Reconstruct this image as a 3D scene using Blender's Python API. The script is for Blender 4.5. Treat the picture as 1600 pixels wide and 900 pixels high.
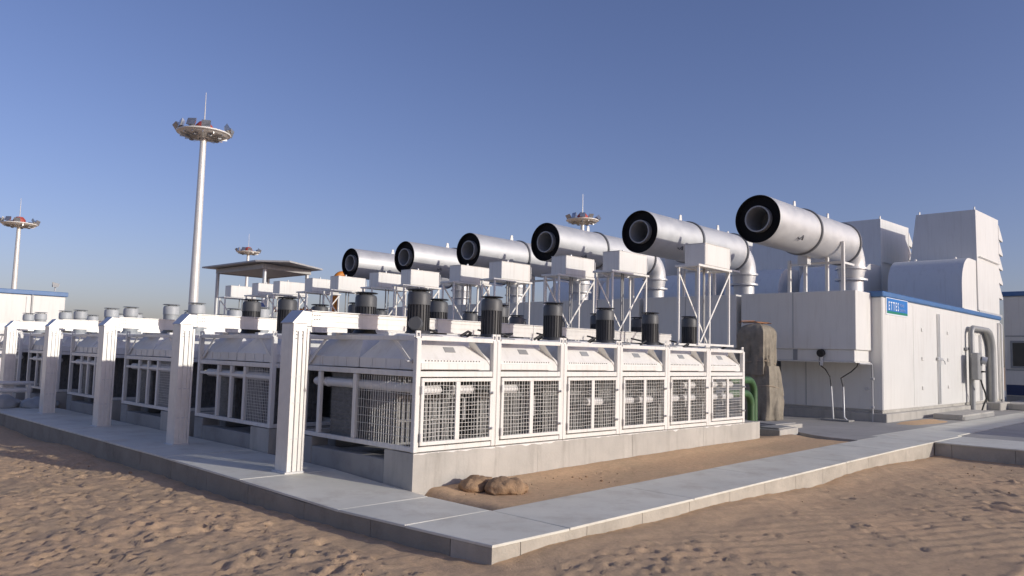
import bpy, bmesh, math, random
import numpy as np
from mathutils import Vector, Matrix, noise

random.seed(7)
S = bpy.context.scene
for o in list(bpy.data.objects): bpy.data.objects.remove(o)

# ------------------------------------------------------------------ camera, sky, sun, exposure
cam_d = bpy.data.cameras.new('camera'); cam = bpy.data.objects.new('camera', cam_d)
S.collection.objects.link(cam); S.camera = cam
cam_d.sensor_width = 36; cam_d.lens = 1211.04 / 1600 * 36
cam_d.clip_start = 0.05; cam_d.clip_end = 9000
RW = ((0.6938994, -0.71958316, 0.02652717), (0.07941165, 0.03985842, -0.99604473), (0.71567968, 0.69326141, 0.08480102))
cam.matrix_world = Matrix(((RW[0][0], -RW[1][0], -RW[2][0], -6.497), (RW[0][1], -RW[1][1], -RW[2][1], -8.001),
                           (RW[0][2], -RW[1][2], -RW[2][2], 1.7), (0, 0, 0, 1)))
SUN = Vector((0.32, -1.0, 0.285)).normalized()          # towards the sun
el = math.asin(SUN.z)
W = bpy.data.worlds.new('World'); S.world = W; W.use_nodes = True
nt = W.node_tree; nt.nodes.clear()
sky = nt.nodes.new('ShaderNodeTexSky'); sky.sky_type = 'NISHITA'; sky.sun_disc = False
sky.sun_elevation = el; sky.sun_rotation = math.atan2(SUN.x, SUN.y)
sky.air_density = 1.0; sky.dust_density = 1.8; sky.ozone_density = 1.5; sky.altitude = 350
bg = nt.nodes.new('ShaderNodeBackground'); bg.inputs[1].default_value = 0.113
wo = nt.nodes.new('ShaderNodeOutputWorld')
wb = nt.nodes.new('ShaderNodeMix'); wb.data_type = 'RGBA'; wb.blend_type = 'MULTIPLY'; wb.inputs[0].default_value = 1   # even white balance
wb.inputs[7].default_value = (.92, .862, 1.175, 1); nt.links.new(sky.outputs[0], wb.inputs[6])
nt.links.new(wb.outputs[2], bg.inputs[0]); nt.links.new(bg.outputs[0], wo.inputs[0])
sl = bpy.data.lights.new('sun', 'SUN'); sl.energy = 2.95; sl.angle = math.radians(0.53); sl.color = (1.0, 0.955, 0.87)
so = bpy.data.objects.new('sun', sl); S.collection.objects.link(so)
so.rotation_euler = SUN.to_track_quat('Z', 'Y').to_euler(); so.location = (0, -20, 20)
S.view_settings.view_transform = 'Standard'; S.view_settings.look = 'None'
S.view_settings.exposure = 0.0; S.view_settings.gamma = 1.0
S.render.engine = 'CYCLES'

# ------------------------------------------------------------------ materials
M = {}
def mat(name, col, rough=.5, metal=0., var=.08, vscale=3., bump=0., bscale=40., dirt=None, streak=0., dirt_amt=.5, bdist=.01, rvar=0.):
    m = bpy.data.materials.new(name); m.use_nodes = True; n = m.node_tree; L = n.links
    b = n.nodes['Principled BSDF']; b.inputs['Roughness'].default_value = rough; b.inputs['Metallic'].default_value = metal
    tc = n.nodes.new('ShaderNodeTexCoord'); geo = n.nodes.new('ShaderNodeNewGeometry'); pos = geo.outputs['Position']
    nz = n.nodes.new('ShaderNodeTexNoise'); nz.inputs['Scale'].default_value = vscale; nz.inputs['Detail'].default_value = 6
    nz.inputs['Roughness'].default_value = .62; L.new(pos, nz.inputs['Vector'])
    mr = n.nodes.new('ShaderNodeMapRange'); L.new(nz.outputs[0], mr.inputs[0])
    mr.inputs[1].default_value = .3; mr.inputs[2].default_value = .7; mr.inputs[3].default_value = 1 - var; mr.inputs[4].default_value = 1 + var
    hv = n.nodes.new('ShaderNodeHueSaturation'); hv.inputs['Color'].default_value = (*col, 1); L.new(mr.outputs[0], hv.inputs['Value'])
    out = hv.outputs[0]
    if dirt:
        n2 = n.nodes.new('ShaderNodeTexNoise'); n2.inputs['Detail'].default_value = 8; n2.inputs['Roughness'].default_value = .7
        n2.inputs['Scale'].default_value = 1.7
        if streak:
            mp = n.nodes.new('ShaderNodeMapping'); mp.inputs['Scale'].default_value = (streak, streak, .35); L.new(pos, mp.inputs[0]); L.new(mp.outputs[0], n2.inputs['Vector'])
        else: L.new(pos, n2.inputs['Vector'])
        r2 = n.nodes.new('ShaderNodeMapRange'); L.new(n2.outputs[0], r2.inputs[0]); r2.inputs[1].default_value = .5; r2.inputs[2].default_value = .78
        r2.inputs[3].default_value = 0; r2.inputs[4].default_value = dirt_amt
        mx = n.nodes.new('ShaderNodeMix'); mx.data_type = 'RGBA'; L.new(r2.outputs[0], mx.inputs[0]); L.new(out, mx.inputs[6]); mx.inputs[7].default_value = (*dirt, 1)
        out = mx.outputs[2]
    L.new(out, b.inputs['Base Color'])
    if rvar:
        r3 = n.nodes.new('ShaderNodeMapRange'); L.new(nz.outputs[0], r3.inputs[0]); r3.inputs[1].default_value = .3; r3.inputs[2].default_value = .7
        r3.inputs[3].default_value = rough - rvar; r3.inputs[4].default_value = rough + rvar; L.new(r3.outputs[0], b.inputs['Roughness'])
    if bump:
        n3 = n.nodes.new('ShaderNodeTexNoise'); n3.inputs['Scale'].default_value = bscale; n3.inputs['Detail'].default_value = 5; L.new(pos, n3.inputs['Vector'])
        bp = n.nodes.new('ShaderNodeBump'); bp.inputs['Strength'].default_value = bump; bp.inputs['Distance'].default_value = bdist
        L.new(n3.outputs[0], bp.inputs['Height']); L.new(bp.outputs[0], b.inputs['Normal'])
    M[name] = m
    return m
mat('white', (.775, .755, .70), .42, var=.04, vscale=1.5, dirt=(.46, .40, .31), streak=9, dirt_amt=.42)
mat('white_wall', (.76, .742, .69), .45, var=.03, vscale=.7, dirt=(.50, .455, .385), streak=4, dirt_amt=.38, bump=.06, bscale=6)
mat('hood', (.76, .745, .695), .45, var=.05, vscale=2.5, dirt=(.46, .41, .33), streak=5, dirt_amt=.4)
mat('galv', (.74, .72, .67), .42, .25, var=.06, vscale=8, dirt=(.46, .42, .36), streak=9, dirt_amt=.35)
mat('clad', (.64, .635, .62), .54, .5, var=.05, vscale=3, dirt=(.5, .48, .44), dirt_amt=.35, rvar=.07)
mat('clad_dark', (.22, .22, .22), .45, .5)
mat('black', (.006, .006, .007), .95, var=.2)
mat('soot', (.24, .245, .245), .9, var=.2)
mat('outlet', (.36, .365, .365), .6, .2)
mat('motor', (.034, .035, .037), .5, var=.15, vscale=6, dirt=(.16, .14, .12), dirt_amt=.3)
mat('cowl', (.085, .088, .09), .5, var=.1, dirt=(.2, .18, .15), dirt_amt=.3)
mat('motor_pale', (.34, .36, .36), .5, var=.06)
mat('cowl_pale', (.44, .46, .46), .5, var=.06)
mat('core', (.22, .22, .213), .6, .3, var=.3, vscale=12)
mat('pipe_white', (.74, .73, .70), .45, var=.05)
mat('steel', (.62, .62, .61), .4, .3, var=.06)
mat('mirror_steel', (.6, .6, .58), .28, .9, var=.1, vscale=8)
mat('blue_trim', (.065, .165, .36), .45, var=.08, vscale=3, dirt=(.3, .3, .3), dirt_amt=.2)
mat('sign_blue', (.02, .18, .52), .4, var=.02)
mat('sign_green', (.01, .22, .14), .4, var=.02)
mat('letter', (.85, .87, .9), .4, var=.01)
mat('letter_soft', (.32, .48, .82), .4, var=.01)
mat('tarp', (.27, .235, .18), .85, var=.22, vscale=4, dirt=(.11, .095, .075), dirt_amt=.6, bump=.5, bscale=9, bdist=.03)
mat('rope', (.36, .28, .2), .9)
mat('green', (.05, .115, .042), .45, var=.1)
mat('orange', (.65, .22, .02), .5, var=.15)
mat('rust', (.3, .13, .05), .7, var=.3)
mat('red', (.42, .07, .05), .6)
mat('conduit', (.33, .33, .32), .5, .2, var=.08)
mat('cable', (.02, .02, .02), .6)
mat('glass', (.03, .035, .04), .12)
mat('grey_paint', (.30, .31, .32), .5, var=.06)
mat('navy', (.02, .04, .12), .5)
mat('canopy', (.46, .45, .43), .5, var=.08)
mat('lens', (.42, .44, .48), .15, .7)
mat('barrel', (.02, .03, .09), .45)

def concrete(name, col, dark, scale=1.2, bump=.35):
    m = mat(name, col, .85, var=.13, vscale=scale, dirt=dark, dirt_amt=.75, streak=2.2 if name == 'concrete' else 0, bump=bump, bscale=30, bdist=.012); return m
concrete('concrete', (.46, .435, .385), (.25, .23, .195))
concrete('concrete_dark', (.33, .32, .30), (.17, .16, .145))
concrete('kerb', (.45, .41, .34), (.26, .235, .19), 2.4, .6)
concrete('kerb_shaded', (.30, .27, .22), (.12, .11, .09), 2.0, .8)  # kerb again for the left side, with its shade put into the colour
concrete('apron', (.37, .355, .33), (.25, .235, .21), .6)
mat('slab', (.69, .67, .575), .62, var=.10, vscale=1.1, dirt=(.47, .41, .32), dirt_amt=.8, bump=.2, bscale=60, bdist=.004)

def sand_mat():
    m = bpy.data.materials.new('sand'); m.use_nodes = True; n = m.node_tree; L = n.links
    b = n.nodes['Principled BSDF']; b.inputs['Roughness'].default_value = .95; b.inputs['Specular IOR Level'].default_value = .1
    pos = n.nodes.new('ShaderNodeNewGeometry').outputs['Position']
    def nz(s, d=6, r=.6):
        q = n.nodes.new('ShaderNodeTexNoise'); q.inputs['Scale'].default_value = s; q.inputs['Detail'].default_value = d; q.inputs['Roughness'].default_value = r
        L.new(pos, q.inputs['Vector']); return q.outputs[0]
    a = nz(.55); r = n.nodes.new('ShaderNodeValToRGB'); L.new(a, r.inputs[0])
    e = r.color_ramp.elements; e[0].position = .33; e[0].color = (.57, .41, .26, 1); e[1].position = .68; e[1].color = (.69, .47, .285, 1)
    g = nz(14, 8, .75); mr = n.nodes.new('ShaderNodeMapRange'); L.new(g, mr.inputs[0]); mr.inputs[1].default_value = .25; mr.inputs[2].default_value = .75; mr.inputs[3].default_value = .78; mr.inputs[4].default_value = 1.18
    hv = n.nodes.new('ShaderNodeHueSaturation'); L.new(r.outputs[0], hv.inputs['Color']); L.new(mr.outputs[0], hv.inputs['Value'])
    L.new(hv.outputs[0], b.inputs['Base Color'])
    f = nz(38, 9, .8); bp = n.nodes.new('ShaderNodeBump'); bp.inputs['Strength'].default_value = .6; bp.inputs['Distance'].default_value = .025
    L.new(f, bp.inputs['Height']); L.new(bp.outputs[0], b.inputs['Normal'])
    M['sand'] = m
sand_mat()

# ------------------------------------------------------------------ mesh helpers
class MB:
    def __init__(s): s.v = []; s.f = []
    def add(s, v, f):
        k = len(s.v); s.v += [tuple(p) for p in v]; s.f += [tuple(i + k for i in q) for q in f]; return s
    def box(s, x0, x1, y0, y1, z0, z1, c=0.):
        lo = (x0, y0, z0); hi = (x1, y1, z1)
        c = min(c, .45 * min(x1 - x0, y1 - y0, z1 - z0))
        if c <= 0:
            v = [((x0, x1)[i & 1], (y0, y1)[i >> 1 & 1], (z0, z1)[i >> 2]) for i in range(8)]
            return s.add(v, [(0, 2, 3, 1), (4, 5, 7, 6), (0, 1, 5, 4), (2, 6, 7, 3), (0, 4, 6, 2), (1, 3, 7, 5)])
        v = []; idx = {}
        for i in range(8):
            sg = (i & 1, i >> 1 & 1, i >> 2)
            for a in range(3):
                p = [(hi[k] if sg[k] else lo[k]) for k in range(3)]
                for k in range(3):
                    if k != a: p[k] += -c if sg[k] else c
                idx[(sg, a)] = len(v); v.append(p)
        f = []
        for a in range(3):
            b, d = [k for k in range(3) if k != a]
            for q in (0, 1):
                def key(u, w):
                    t = [0, 0, 0]; t[a] = q; t[b] = u; t[d] = w; return idx[(tuple(t), a)]
                f.append((key(0, 0), key(1, 0), key(1, 1), key(0, 1)))
        for a in range(3):
            b, d = [k for k in range(3) if k != a]
            for u in (0, 1):
                for w in (0, 1):
                    t0 = [0, 0, 0]; t0[b] = u; t0[d] = w; t1 = list(t0); t1[a] = 1
                    t0 = tuple(t0); t1 = tuple(t1); f.append((idx[(t0, b)], idx[(t1, b)], idx[(t1, d)], idx[(t0, d)]))
        for i in range(8):
            sg = (i & 1, i >> 1 & 1, i >> 2); f.append(tuple(idx[(sg, a)] for a in range(3)))
        return s.add(v, f)
    def ring(s, p0, p1, r0, r1, n=16, cap0=True, cap1=True):
        return s.lathe(p0, p1, [(0, r0), (1, r1)], n, cap0, cap1)
    def lathe(s, p0, p1, prof, n=16, cap0=True, cap1=True):
        p0 = Vector(p0); p1 = Vector(p1); d = p1 - p0; q = d.to_track_quat('Z', 'Y'); L = d.length
        v = []; f = []
        for t, r in prof:
            for i in range(n):
                a = 2 * math.pi * i / n; v.append(p0 + q @ Vector((r * math.cos(a), r * math.sin(a), t * L)))
        m = len(prof)
        for j in range(m - 1):
            for i in range(n): f.append((j * n + i, j * n + (i + 1) % n, (j + 1) * n + (i + 1) % n, (j + 1) * n + i))
        if cap0: f.append(tuple(range(n))[::-1])
        if cap1: f.append(tuple((m - 1) * n + i for i in range(n)))
        return s.add(v, f)
    def tube(s, pts, r, n=8):
        pts = [Vector(p) for p in pts]; v = []; f = []; u = None
        for k, p in enumerate(pts):
            d = ((pts[min(k + 1, len(pts) - 1)] - pts[max(k - 1, 0)])).normalized()
            if u is None: u = d.orthogonal().normalized()
            u = (u - d * u.dot(d)).normalized(); w = d.cross(u)
            rr = r[k] if isinstance(r, (list, tuple)) else r
            for i in range(n):
                a = 2 * math.pi * i / n; v.append(p + (u * math.cos(a) + w * math.sin(a)) * rr)
        for j in range(len(pts) - 1):
            for i in range(n): f.append((j * n + i, j * n + (i + 1) % n, (j + 1) * n + (i + 1) % n, (j + 1) * n + i))
        f.append(tuple(range(n))[::-1]); f.append(tuple((len(pts) - 1) * n + i for i in range(n)))
        return s.add(v, f)
    def bar(s, a, b, w, h=None, up=(0, 0, 1)):
        h = h or w; a = Vector(a); b = Vector(b); d = (b - a).normalized(); up = Vector(up)
        if abs(d.dot(up)) > .99: up = Vector((0, 1, 0))
        x = d.cross(up).normalized() * w / 2; y = x.cross(d).normalized() * h / 2
        v = [p + sx * x + sy * y for p in (a, b) for sx, sy in ((-1, -1), (1, -1), (1, 1), (-1, 1))]
        return s.add(v, [(0, 3, 2, 1), (4, 5, 6, 7), (0, 1, 5, 4), (1, 2, 6, 5), (2, 3, 7, 6), (3, 0, 4, 7)])
    def prism(s, pts, axis, a0, a1):
        def P(u, w, a): return {0: (a, u, w), 1: (u, a, w), 2: (u, w, a)}[axis]
        n = len(pts); v = [P(u, w, a0) for u, w in pts] + [P(u, w, a1) for u, w in pts]
        return s.add(v, [tuple(range(n)), tuple(range(2 * n - 1, n - 1, -1))] + [(i, (i + 1) % n, n + (i + 1) % n, n + i) for i in range(n)])
    def mesh(s, name, m, smooth=None):
        me = bpy.data.meshes.new(name); me.from_pydata(s.v, [], s.f)
        bm = bmesh.new(); bm.from_mesh(me); bmesh.ops.recalc_face_normals(bm, faces=bm.faces); bm.to_mesh(me); bm.free()
        me.materials.append(M[m])
        if smooth:
            for p in me.polygons: p.use_smooth = True
            me.set_sharp_from_angle(angle=math.radians(smooth))
        return me
    def build(s, name, m, parent=None, smooth=None):
        return link(name, s.mesh(name, m, smooth), parent)
COL = S.collection
def link(name, me, parent=None):
    o = bpy.data.objects.new(name, me); COL.objects.link(o)
    if parent: o.parent = parent
    return o
def tag(o, label=None, cat=None, group=None, kind=None):
    if label: o['label'] = label
    if cat: o['category'] = cat
    if group: o['group'] = group
    if kind: o['kind'] = kind
    return o
def thing(name, loc, label, cat, group=None):
    o = bpy.data.objects.new(name, None); COL.objects.link(o); o.location = loc; o.empty_display_size = .3
    return tag(o, label, cat, group)
def kids(o): return KIDS.get(o.name, [])
def copy_tree(o, table, parent=None):
    c = o.copy(); COL.objects.link(c)
    c.parent = parent
    for ch in table.get(o, []): copy_tree(ch, table, c)
    return c
def table_of(root):
    t = {}
    for o in bpy.data.objects:
        if o.parent: t.setdefault(o.parent, []).append(o)
    return t
ORD = ['first', 'second', 'third', 'fourth', 'fifth', 'sixth']
P = 3.736; UW = 1.502; UD = 2.80; ZP = .38; UH = 1.596

# ------------------------------------------------------------------ ground
rng = np.random.default_rng(3)
LAT = rng.random((256, 256))
def vn(x, y, sc, ox=0, oy=0):
    x = x * sc + ox; y = y * sc + oy; xi = np.floor(x).astype(int); yi = np.floor(y).astype(int); fx = x - xi; fy = y - yi
    fx = fx * fx * fx * (fx * (fx * 6 - 15) + 10); fy = fy * fy * fy * (fy * (fy * 6 - 15) + 10)
    g = lambda a, b: LAT[a % 256, b % 256]
    return (g(xi, yi) * (1 - fx) + g(xi + 1, yi) * fx) * (1 - fy) + (g(xi, yi + 1) * (1 - fx) + g(xi + 1, yi + 1) * fx) * fy - .5
def sstep(a, b, x):
    t = np.clip((x - a) / (b - a), 0, 1); return t * t * (3 - 2 * t)
def zw(x, y):                       # level of the walkway: dips towards the near corner
    return -.12 + .05 * min(max(y, 0), 2.2) + .011 * min(max(x, 0), 11)

def ground():
    st = .05
    def axis(a, b):
        d = list(np.arange(a, b, st)); out = []; s = st
        for k in range(60):
            s *= 1.17; out.append(s)
        out = np.cumsum(out)
        return np.array(sorted([a - q for q in out] + d + [b + q for q in out]))
    xs = axis(-7.0, 13.0); ys = axis(-9.5, 10.0)
    X, Y = np.meshgrid(xs, ys, indexing='ij')
    near = sstep(40, 15, np.hypot(X, Y))
    H = np.full_like(X, -.32)
    left = sstep(-1.0, -1.45, X); H += 0
    strip = sstep(-2.0, -1.7, Y) * sstep(.02, .35, X) * sstep(11.9, 11.3, X)
    H = H * (1 - strip) + strip * (-.135 + .009 * np.clip(X, 0, 11))
    right = (1 - left) * (1 - strip); H -= .3 * sstep(11.4, 12.0, X) * sstep(-1.6, -1.4, Y) * sstep(40, 30, X)
    big = vn(X, Y, .35) * .09 + vn(X, Y, .9, 7) * .04
    H += near * big * (1 - strip * .75)
    # drifted sand against the sunny kerb
    H += right * near * (.05 * np.exp(-((Y + 2.75) / .3) ** 2) * (.2 + vn(X, Y, .8, 33) + .5))
    H += strip * near * (.05 * np.exp(-((Y + .05) / .3) ** 2))
    amp = left * .85 + right * .45 + strip * .2
    lump = vn(X, Y, 3.1, 11) * .030 + vn(X, Y, 6.5, 3, 9) * .024 + vn(X, Y, 13, 5, 1) * .014
    rip = np.sin((X * .5 + Y * 1.0) * 24 + 5 * vn(X, Y, .9, 2)) * .006 * np.clip(vn(X, Y, .5, 40) * 3 + .3, 0, 1)
    H += near * (amp * lump + right * rip)
    # wheel ruts curving across the open sand at the right
    for off in (0, 1.55):
        yc = -6.35 - off + .055 * (X - 5) + .012 * (X - 5) ** 2 + .08 * vn(X, Y, .5, 17); d = Y - yc; m_ = sstep(-3, -1, X) * sstep(14, 12, X)
        H += near * m_ * (-.030 * np.exp(-(d / .13) ** 4) + .016 * np.exp(-((np.abs(d) - .2) / .06) ** 2) + .006 * np.exp(-(d / .12) ** 4) * np.sin(X * 26 + 9 * np.abs(d) * 3))
    # foot-prints
    def dents(n, x0, x1, y0, y1, seed, smin, smax, dep):
        r = np.random.default_rng(seed)
        for _ in range(n):
            cx = r.uniform(x0, x1); cy = r.uniform(y0, y1); a = r.normal(.9, .7); L = r.uniform(smin, smax); w = L * r.uniform(.38, .6); d = dep * r.uniform(.4, 1.3)
            i0, i1 = np.searchsorted(xs, [cx - 2.2 * L, cx + 2.2 * L]); j0, j1 = np.searchsorted(ys, [cy - 2.2 * L, cy + 2.2 * L])
            if i1 <= i0 or j1 <= j0: continue
            dx = X[i0:i1, j0:j1] - cx; dy = Y[i0:i1, j0:j1] - cy
            u = dx * math.cos(a) + dy * math.sin(a); v = -dx * math.sin(a) + dy * math.cos(a)
            q = np.sqrt((u / L) ** 2 + (v / w) ** 2)
            H[i0:i1, j0:j1] += d * (-np.exp(-(q / .75) ** 4) + .55 * np.exp(-((q - 1.25) / .35) ** 2))
    dents(4200, -7, -1.75, -7.5, 9, 5, .05, .13, .021)
    dents(1300, -6, 1, -9.4, -3.2, 6, .05, .13, .018)
    dents(900, -1, 13, -9.4, -3.4, 8, .05, .13, .015)
    dents(120, 5, 13, -8.5, -4.5, 18, .12, .25, .03)
    dents(60, .3, 10, -1.3, -.3, 9, .05, .12, .012)
    n0, n1 = X.shape
    co = np.stack([X, Y, H], -1).reshape(-1, 3)
    i = np.arange(n0 - 1)[:, None] * n1 + np.arange(n1 - 1)[None, :]
    q = np.stack([i, i + n1, i + n1 + 1, i + 1], -1).reshape(-1, 4)
    me = bpy.data.meshes.new('sand_ground'); me.vertices.add(len(co)); me.vertices.foreach_set('co', co.ravel())
    me.loops.add(q.size); me.loops.foreach_set('vertex_index', q.ravel()); me.polygons.add(len(q))
    me.polygons.foreach_set('loop_start', np.arange(0, q.size, 4)); me.polygons.foreach_set('loop_total', np.full(len(q), 4))
    me.update(); me.validate(); me.materials.append(M['sand']); me.polygons.foreach_set('use_smooth', np.ones(len(q), bool))
    tag(link('sand_ground', me), kind='structure')
ground()

def slab_mesh(corners, zt, th, c=.008):
    """a paving slab: four plan corners, a level per corner, chamfered upper edge"""
    v = []
    ctr = sum((Vector((x, y, 0)) for x, y in corners), Vector()) / 4
    for dz, ins in ((-th, 0), (-c, 0), (0, c)):
        for (x, y), z in zip(corners, zt):
            d = (Vector((x, y, 0)) - ctr).normalized() * ins * 1.4; v.append((x - d.x, y - d.y, z + dz))
    f = [(0, 3, 2, 1), (8, 9, 10, 11)]
    for j in (0, 4):
        for i in range(4): f.append((j + i, j + (i + 1) % 4, j + 4 + (i + 1) % 4, j + 4 + i))
    return v, f
walk = tag(bpy.data.objects.new('walkway', None), kind='structure'); COL.objects.link(walk)
def walk_slab(x0, x1, y0, y1, dz=0, fz=zw):
    g = .006; xa, xb = x0 if isinstance(x0, tuple) else (x0, x0)
    cs = [(xa + g, y0 + g), (x1 - g, y0 + g), (x1 - g, y1 - g), (xb + g, y1 - g)]
    j = [random.uniform(-.003, .003) for _ in cs]
    m = MB(); v, f = slab_mesh(cs, [fz(x, y) + dz + q for (x, y), q in zip(cs, j)], .026, .005); m.add(v, f); m.build('slab', 'slab', walk)
def kerb(x0, x1, y0, y1, fz=zw, mt='kerb'):
    g = .004; xa, xb = x0 if isinstance(x0, tuple) else (x0, x0)
    cs = [(xa + g, y0 + g), (x1 - g, y0 + g), (x1 - g, y1 - g), (xb + g, y1 - g)]
    m = MB(); v, f = slab_mesh(cs, [fz(x, y) - .030 for x, y in cs], .6, .006); m.add(v, f); m.build('kerb_block', mt, walk)
YJ = [-2.66, -1.45, -.35, 1.72, 4.2, 6.7, 9.2, 11.7, 14.2, 16.7, 19.2, 21.7, 24.2]
XL = lambda y: -1.16 - .082 * (min(y, 1.5) + 2.66)      # outer edge, splayed towards the near corner
for a, b in zip(YJ, YJ[1:]): walk_slab((XL(a), XL(b)), 0 if a < -.4 else -.012, a, b)
XJ = [0, 2.5, 5.05, 7.6, 10.1, 12.66]
for a, b in zip(XJ, XJ[1:]): walk_slab(a, b, -2.66, -1.47)
kerb((XL(-2.648) + .012, XL(-2.1) + .012), -.748, -2.648, -2.1)
for a in np.arange(-2.096, 24, 1.2): kerb((XL(a) + .012, XL(a + 1.2) + .012), -.75, a, a + 1.2, mt='kerb_shaded')
for a in np.arange(-.746, 12.6, 1.05): kerb(a, min(a + 1.05, 12.705), -2.648, -1.9)
kerb(-.74, 12.7, -1.9, -1.48)
# crossing path and yard to the right
flat = lambda x, y: .002
for y0, y1 in ((-5.6, -2.67), (-8.6, -5.6), (-11.6, -8.6), (-15, -11.6)): walk_slab(12.68, 14.9, y0, y1, -.01, flat)
for y0 in np.arange(-15, -2.7, 1.2): kerb(12.70, 14.85, y0, min(y0 + 1.2, -2.652), flat)
walk_slab(12.68, 14.9, -2.66, -1.3, 0, flat)
for a in (14.9, 18.2, 21.5, 24.8, 28.1, 31.4, 34.7): walk_slab(a, a + 3.3, -2.55, -1.3, 0, flat)
yard = MB()
yard.prism([(10.2, 24), (10.2, 1.7), (12.5, 1.35), (12.35, .6), (12.0, .1), (11.65, -.35), (11.45, -.8), (11.42, -1.46), (12.67, -1.46), (12.67, -1.28), (60, -1.28), (60, 24)][::-1], 2, -.6, .0)
yard.prism([(14.92, -2.58), (60, -2.58), (60, -15), (14.92, -15)], 2, -.6, -.012)
tag(yard.build('concrete_yard', 'apron'), kind='structure')
def drift(name, cx, cy, rx, ry, h, z, seed):
    m = MB(); n = 40; v = [(cx, cy, z + h)]; f = []
    for j in range(1, 7):
        for i in range(n):
            a = 2 * math.pi * i / n; e = 1 + .35 * noise.noise((math.cos(a) * 1.5 + seed, math.sin(a) * 1.5, seed)); t = j / 6
            v.append((cx + rx * t * e * math.cos(a), cy + ry * t * e * math.sin(a), z + h * (1 - t * t) + .01 * noise.noise((t * 5, a * 3, seed)) * (1 - t) - .006 * (t > .99)))
    for i in range(n): f.append((0, 1 + i, 1 + (i + 1) % n))
    for j in range(5):
        for i in range(n): f.append((1 + j * n + i, 1 + (j + 1) * n + i, 1 + (j + 1) * n + (i + 1) % n, 1 + j * n + (i + 1) % n))
    m.add(v, f); tag(m.build(name, 'sand', None, 80), kind='structure')
drift('sand_drift', 18.9, -.62, 1.9, .45, .035, .0, 3.1)

# ------------------------------------------------------------------ concrete plinths
ROW = ['front sunlit row', 'second row back', 'third row back', 'fourth row back', 'fifth row back', 'rearmost row']
for r in range(6):
    t = thing('concrete_plinth', (0, r * P, 0), 'grey concrete plinth under the radiators of the ' + ROW[r], 'plinth', 'plinths under the radiator rows')
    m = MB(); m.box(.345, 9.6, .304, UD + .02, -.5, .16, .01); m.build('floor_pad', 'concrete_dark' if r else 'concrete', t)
    for a, b in ((0, 2.42), (2.42, 4.9), (4.9, 7.3), (7.3, 9.7)):
        m = MB()
        if a == 0: m.prism([(0, 0), (b - .002, 0), (b - .002, .3), (.34, .3), (.34, .62), (0, .62)], 2, -.5, ZP - .012)
        else: m.box(a + .002, b - .002, 0, .30, -.5, ZP - .012, .004)
        m.build('front_wall', 'concrete', t)
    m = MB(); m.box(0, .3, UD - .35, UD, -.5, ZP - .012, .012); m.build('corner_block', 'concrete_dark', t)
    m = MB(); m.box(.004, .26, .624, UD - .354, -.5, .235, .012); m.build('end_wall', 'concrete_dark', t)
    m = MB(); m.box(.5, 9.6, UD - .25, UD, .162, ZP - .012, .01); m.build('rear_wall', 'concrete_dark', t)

# ------------------------------------------------------------------ radiator units
def arc(cx, cz, r, a0, a1, n):
    return [(cx + r * math.cos(a0 + (a1 - a0) * i / n), cz + r * math.sin(a0 + (a1 - a0) * i / n)) for i in range(n + 1)]
RM = {}
def shared(key, fn):
    if key not in RM: RM[key] = fn()
    return RM[key]
PW = .078
def post_mesh():
    m = MB(); h = UH - .11
    m.box(-PW / 2, PW / 2, -PW / 2, PW / 2, 0, h, .006)
    t = .012; a = PW / 2 - .002                      # lifting lug: a plate with a hole
    m.box(-a, -a + .018, -t, t, h, UH); m.box(a - .018, a, -t, t, h, UH); m.box(-a + .018, a - .018, -t, t, h, h + .035); m.box(-a + .018, a - .018, -t, t, UH - .028, UH)
    m.box(-a, a, -a, a, h - .004, h + .012)
    return m.mesh('post', 'white')
def frame_mesh(z0, z1, w=.06):
    m = MB(); e = PW / 2; g = PW + .002
    m.box(g, UW - g - .006, e - w / 2, e + w / 2, z0, z1, .005); m.box(g, UW - g - .006, UD - e - w / 2, UD - e + w / 2, z0, z1, .005)
    m.box(e - w / 2, e + w / 2, g, UD - g, z0, z1, .005); m.box(UW - .006 - e - w / 2, UW - .006 - e + w / 2, g, UD - g, z0, z1, .005)
    return m
def wires(x0, x1, z0, z1, px, pz, r, axis, at, sag=0., seed=0):
    m = MB(); rr = random.Random(seed)
    n = max(2, round((x1 - x0) / px)); k = max(2, round((z1 - z0) / pz))
    def bw(a, z, b, zz):
        P3 = (lambda u, w: (u, at, w)) if axis == 1 else (lambda u, w: (at, u, w))
        m.bar(P3(a, z), P3(b, zz), 2 * r, 2 * r)
    for i in range(1, n):
        x = x0 + (x1 - x0) * i / n + rr.uniform(-.004, .004); bw(x, z0, x + rr.uniform(-.006, .006), z1)
    for j in range(1, k):
        z = z0 + (z1 - z0) * j / k + rr.uniform(-.003, .003); c = (x0 + x1) / 2; d = rr.uniform(-sag, sag)
        bw(x0, z, c, z + d); bw(c, z + d, x1, z + rr.uniform(-.004, .004))
    return m
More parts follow.
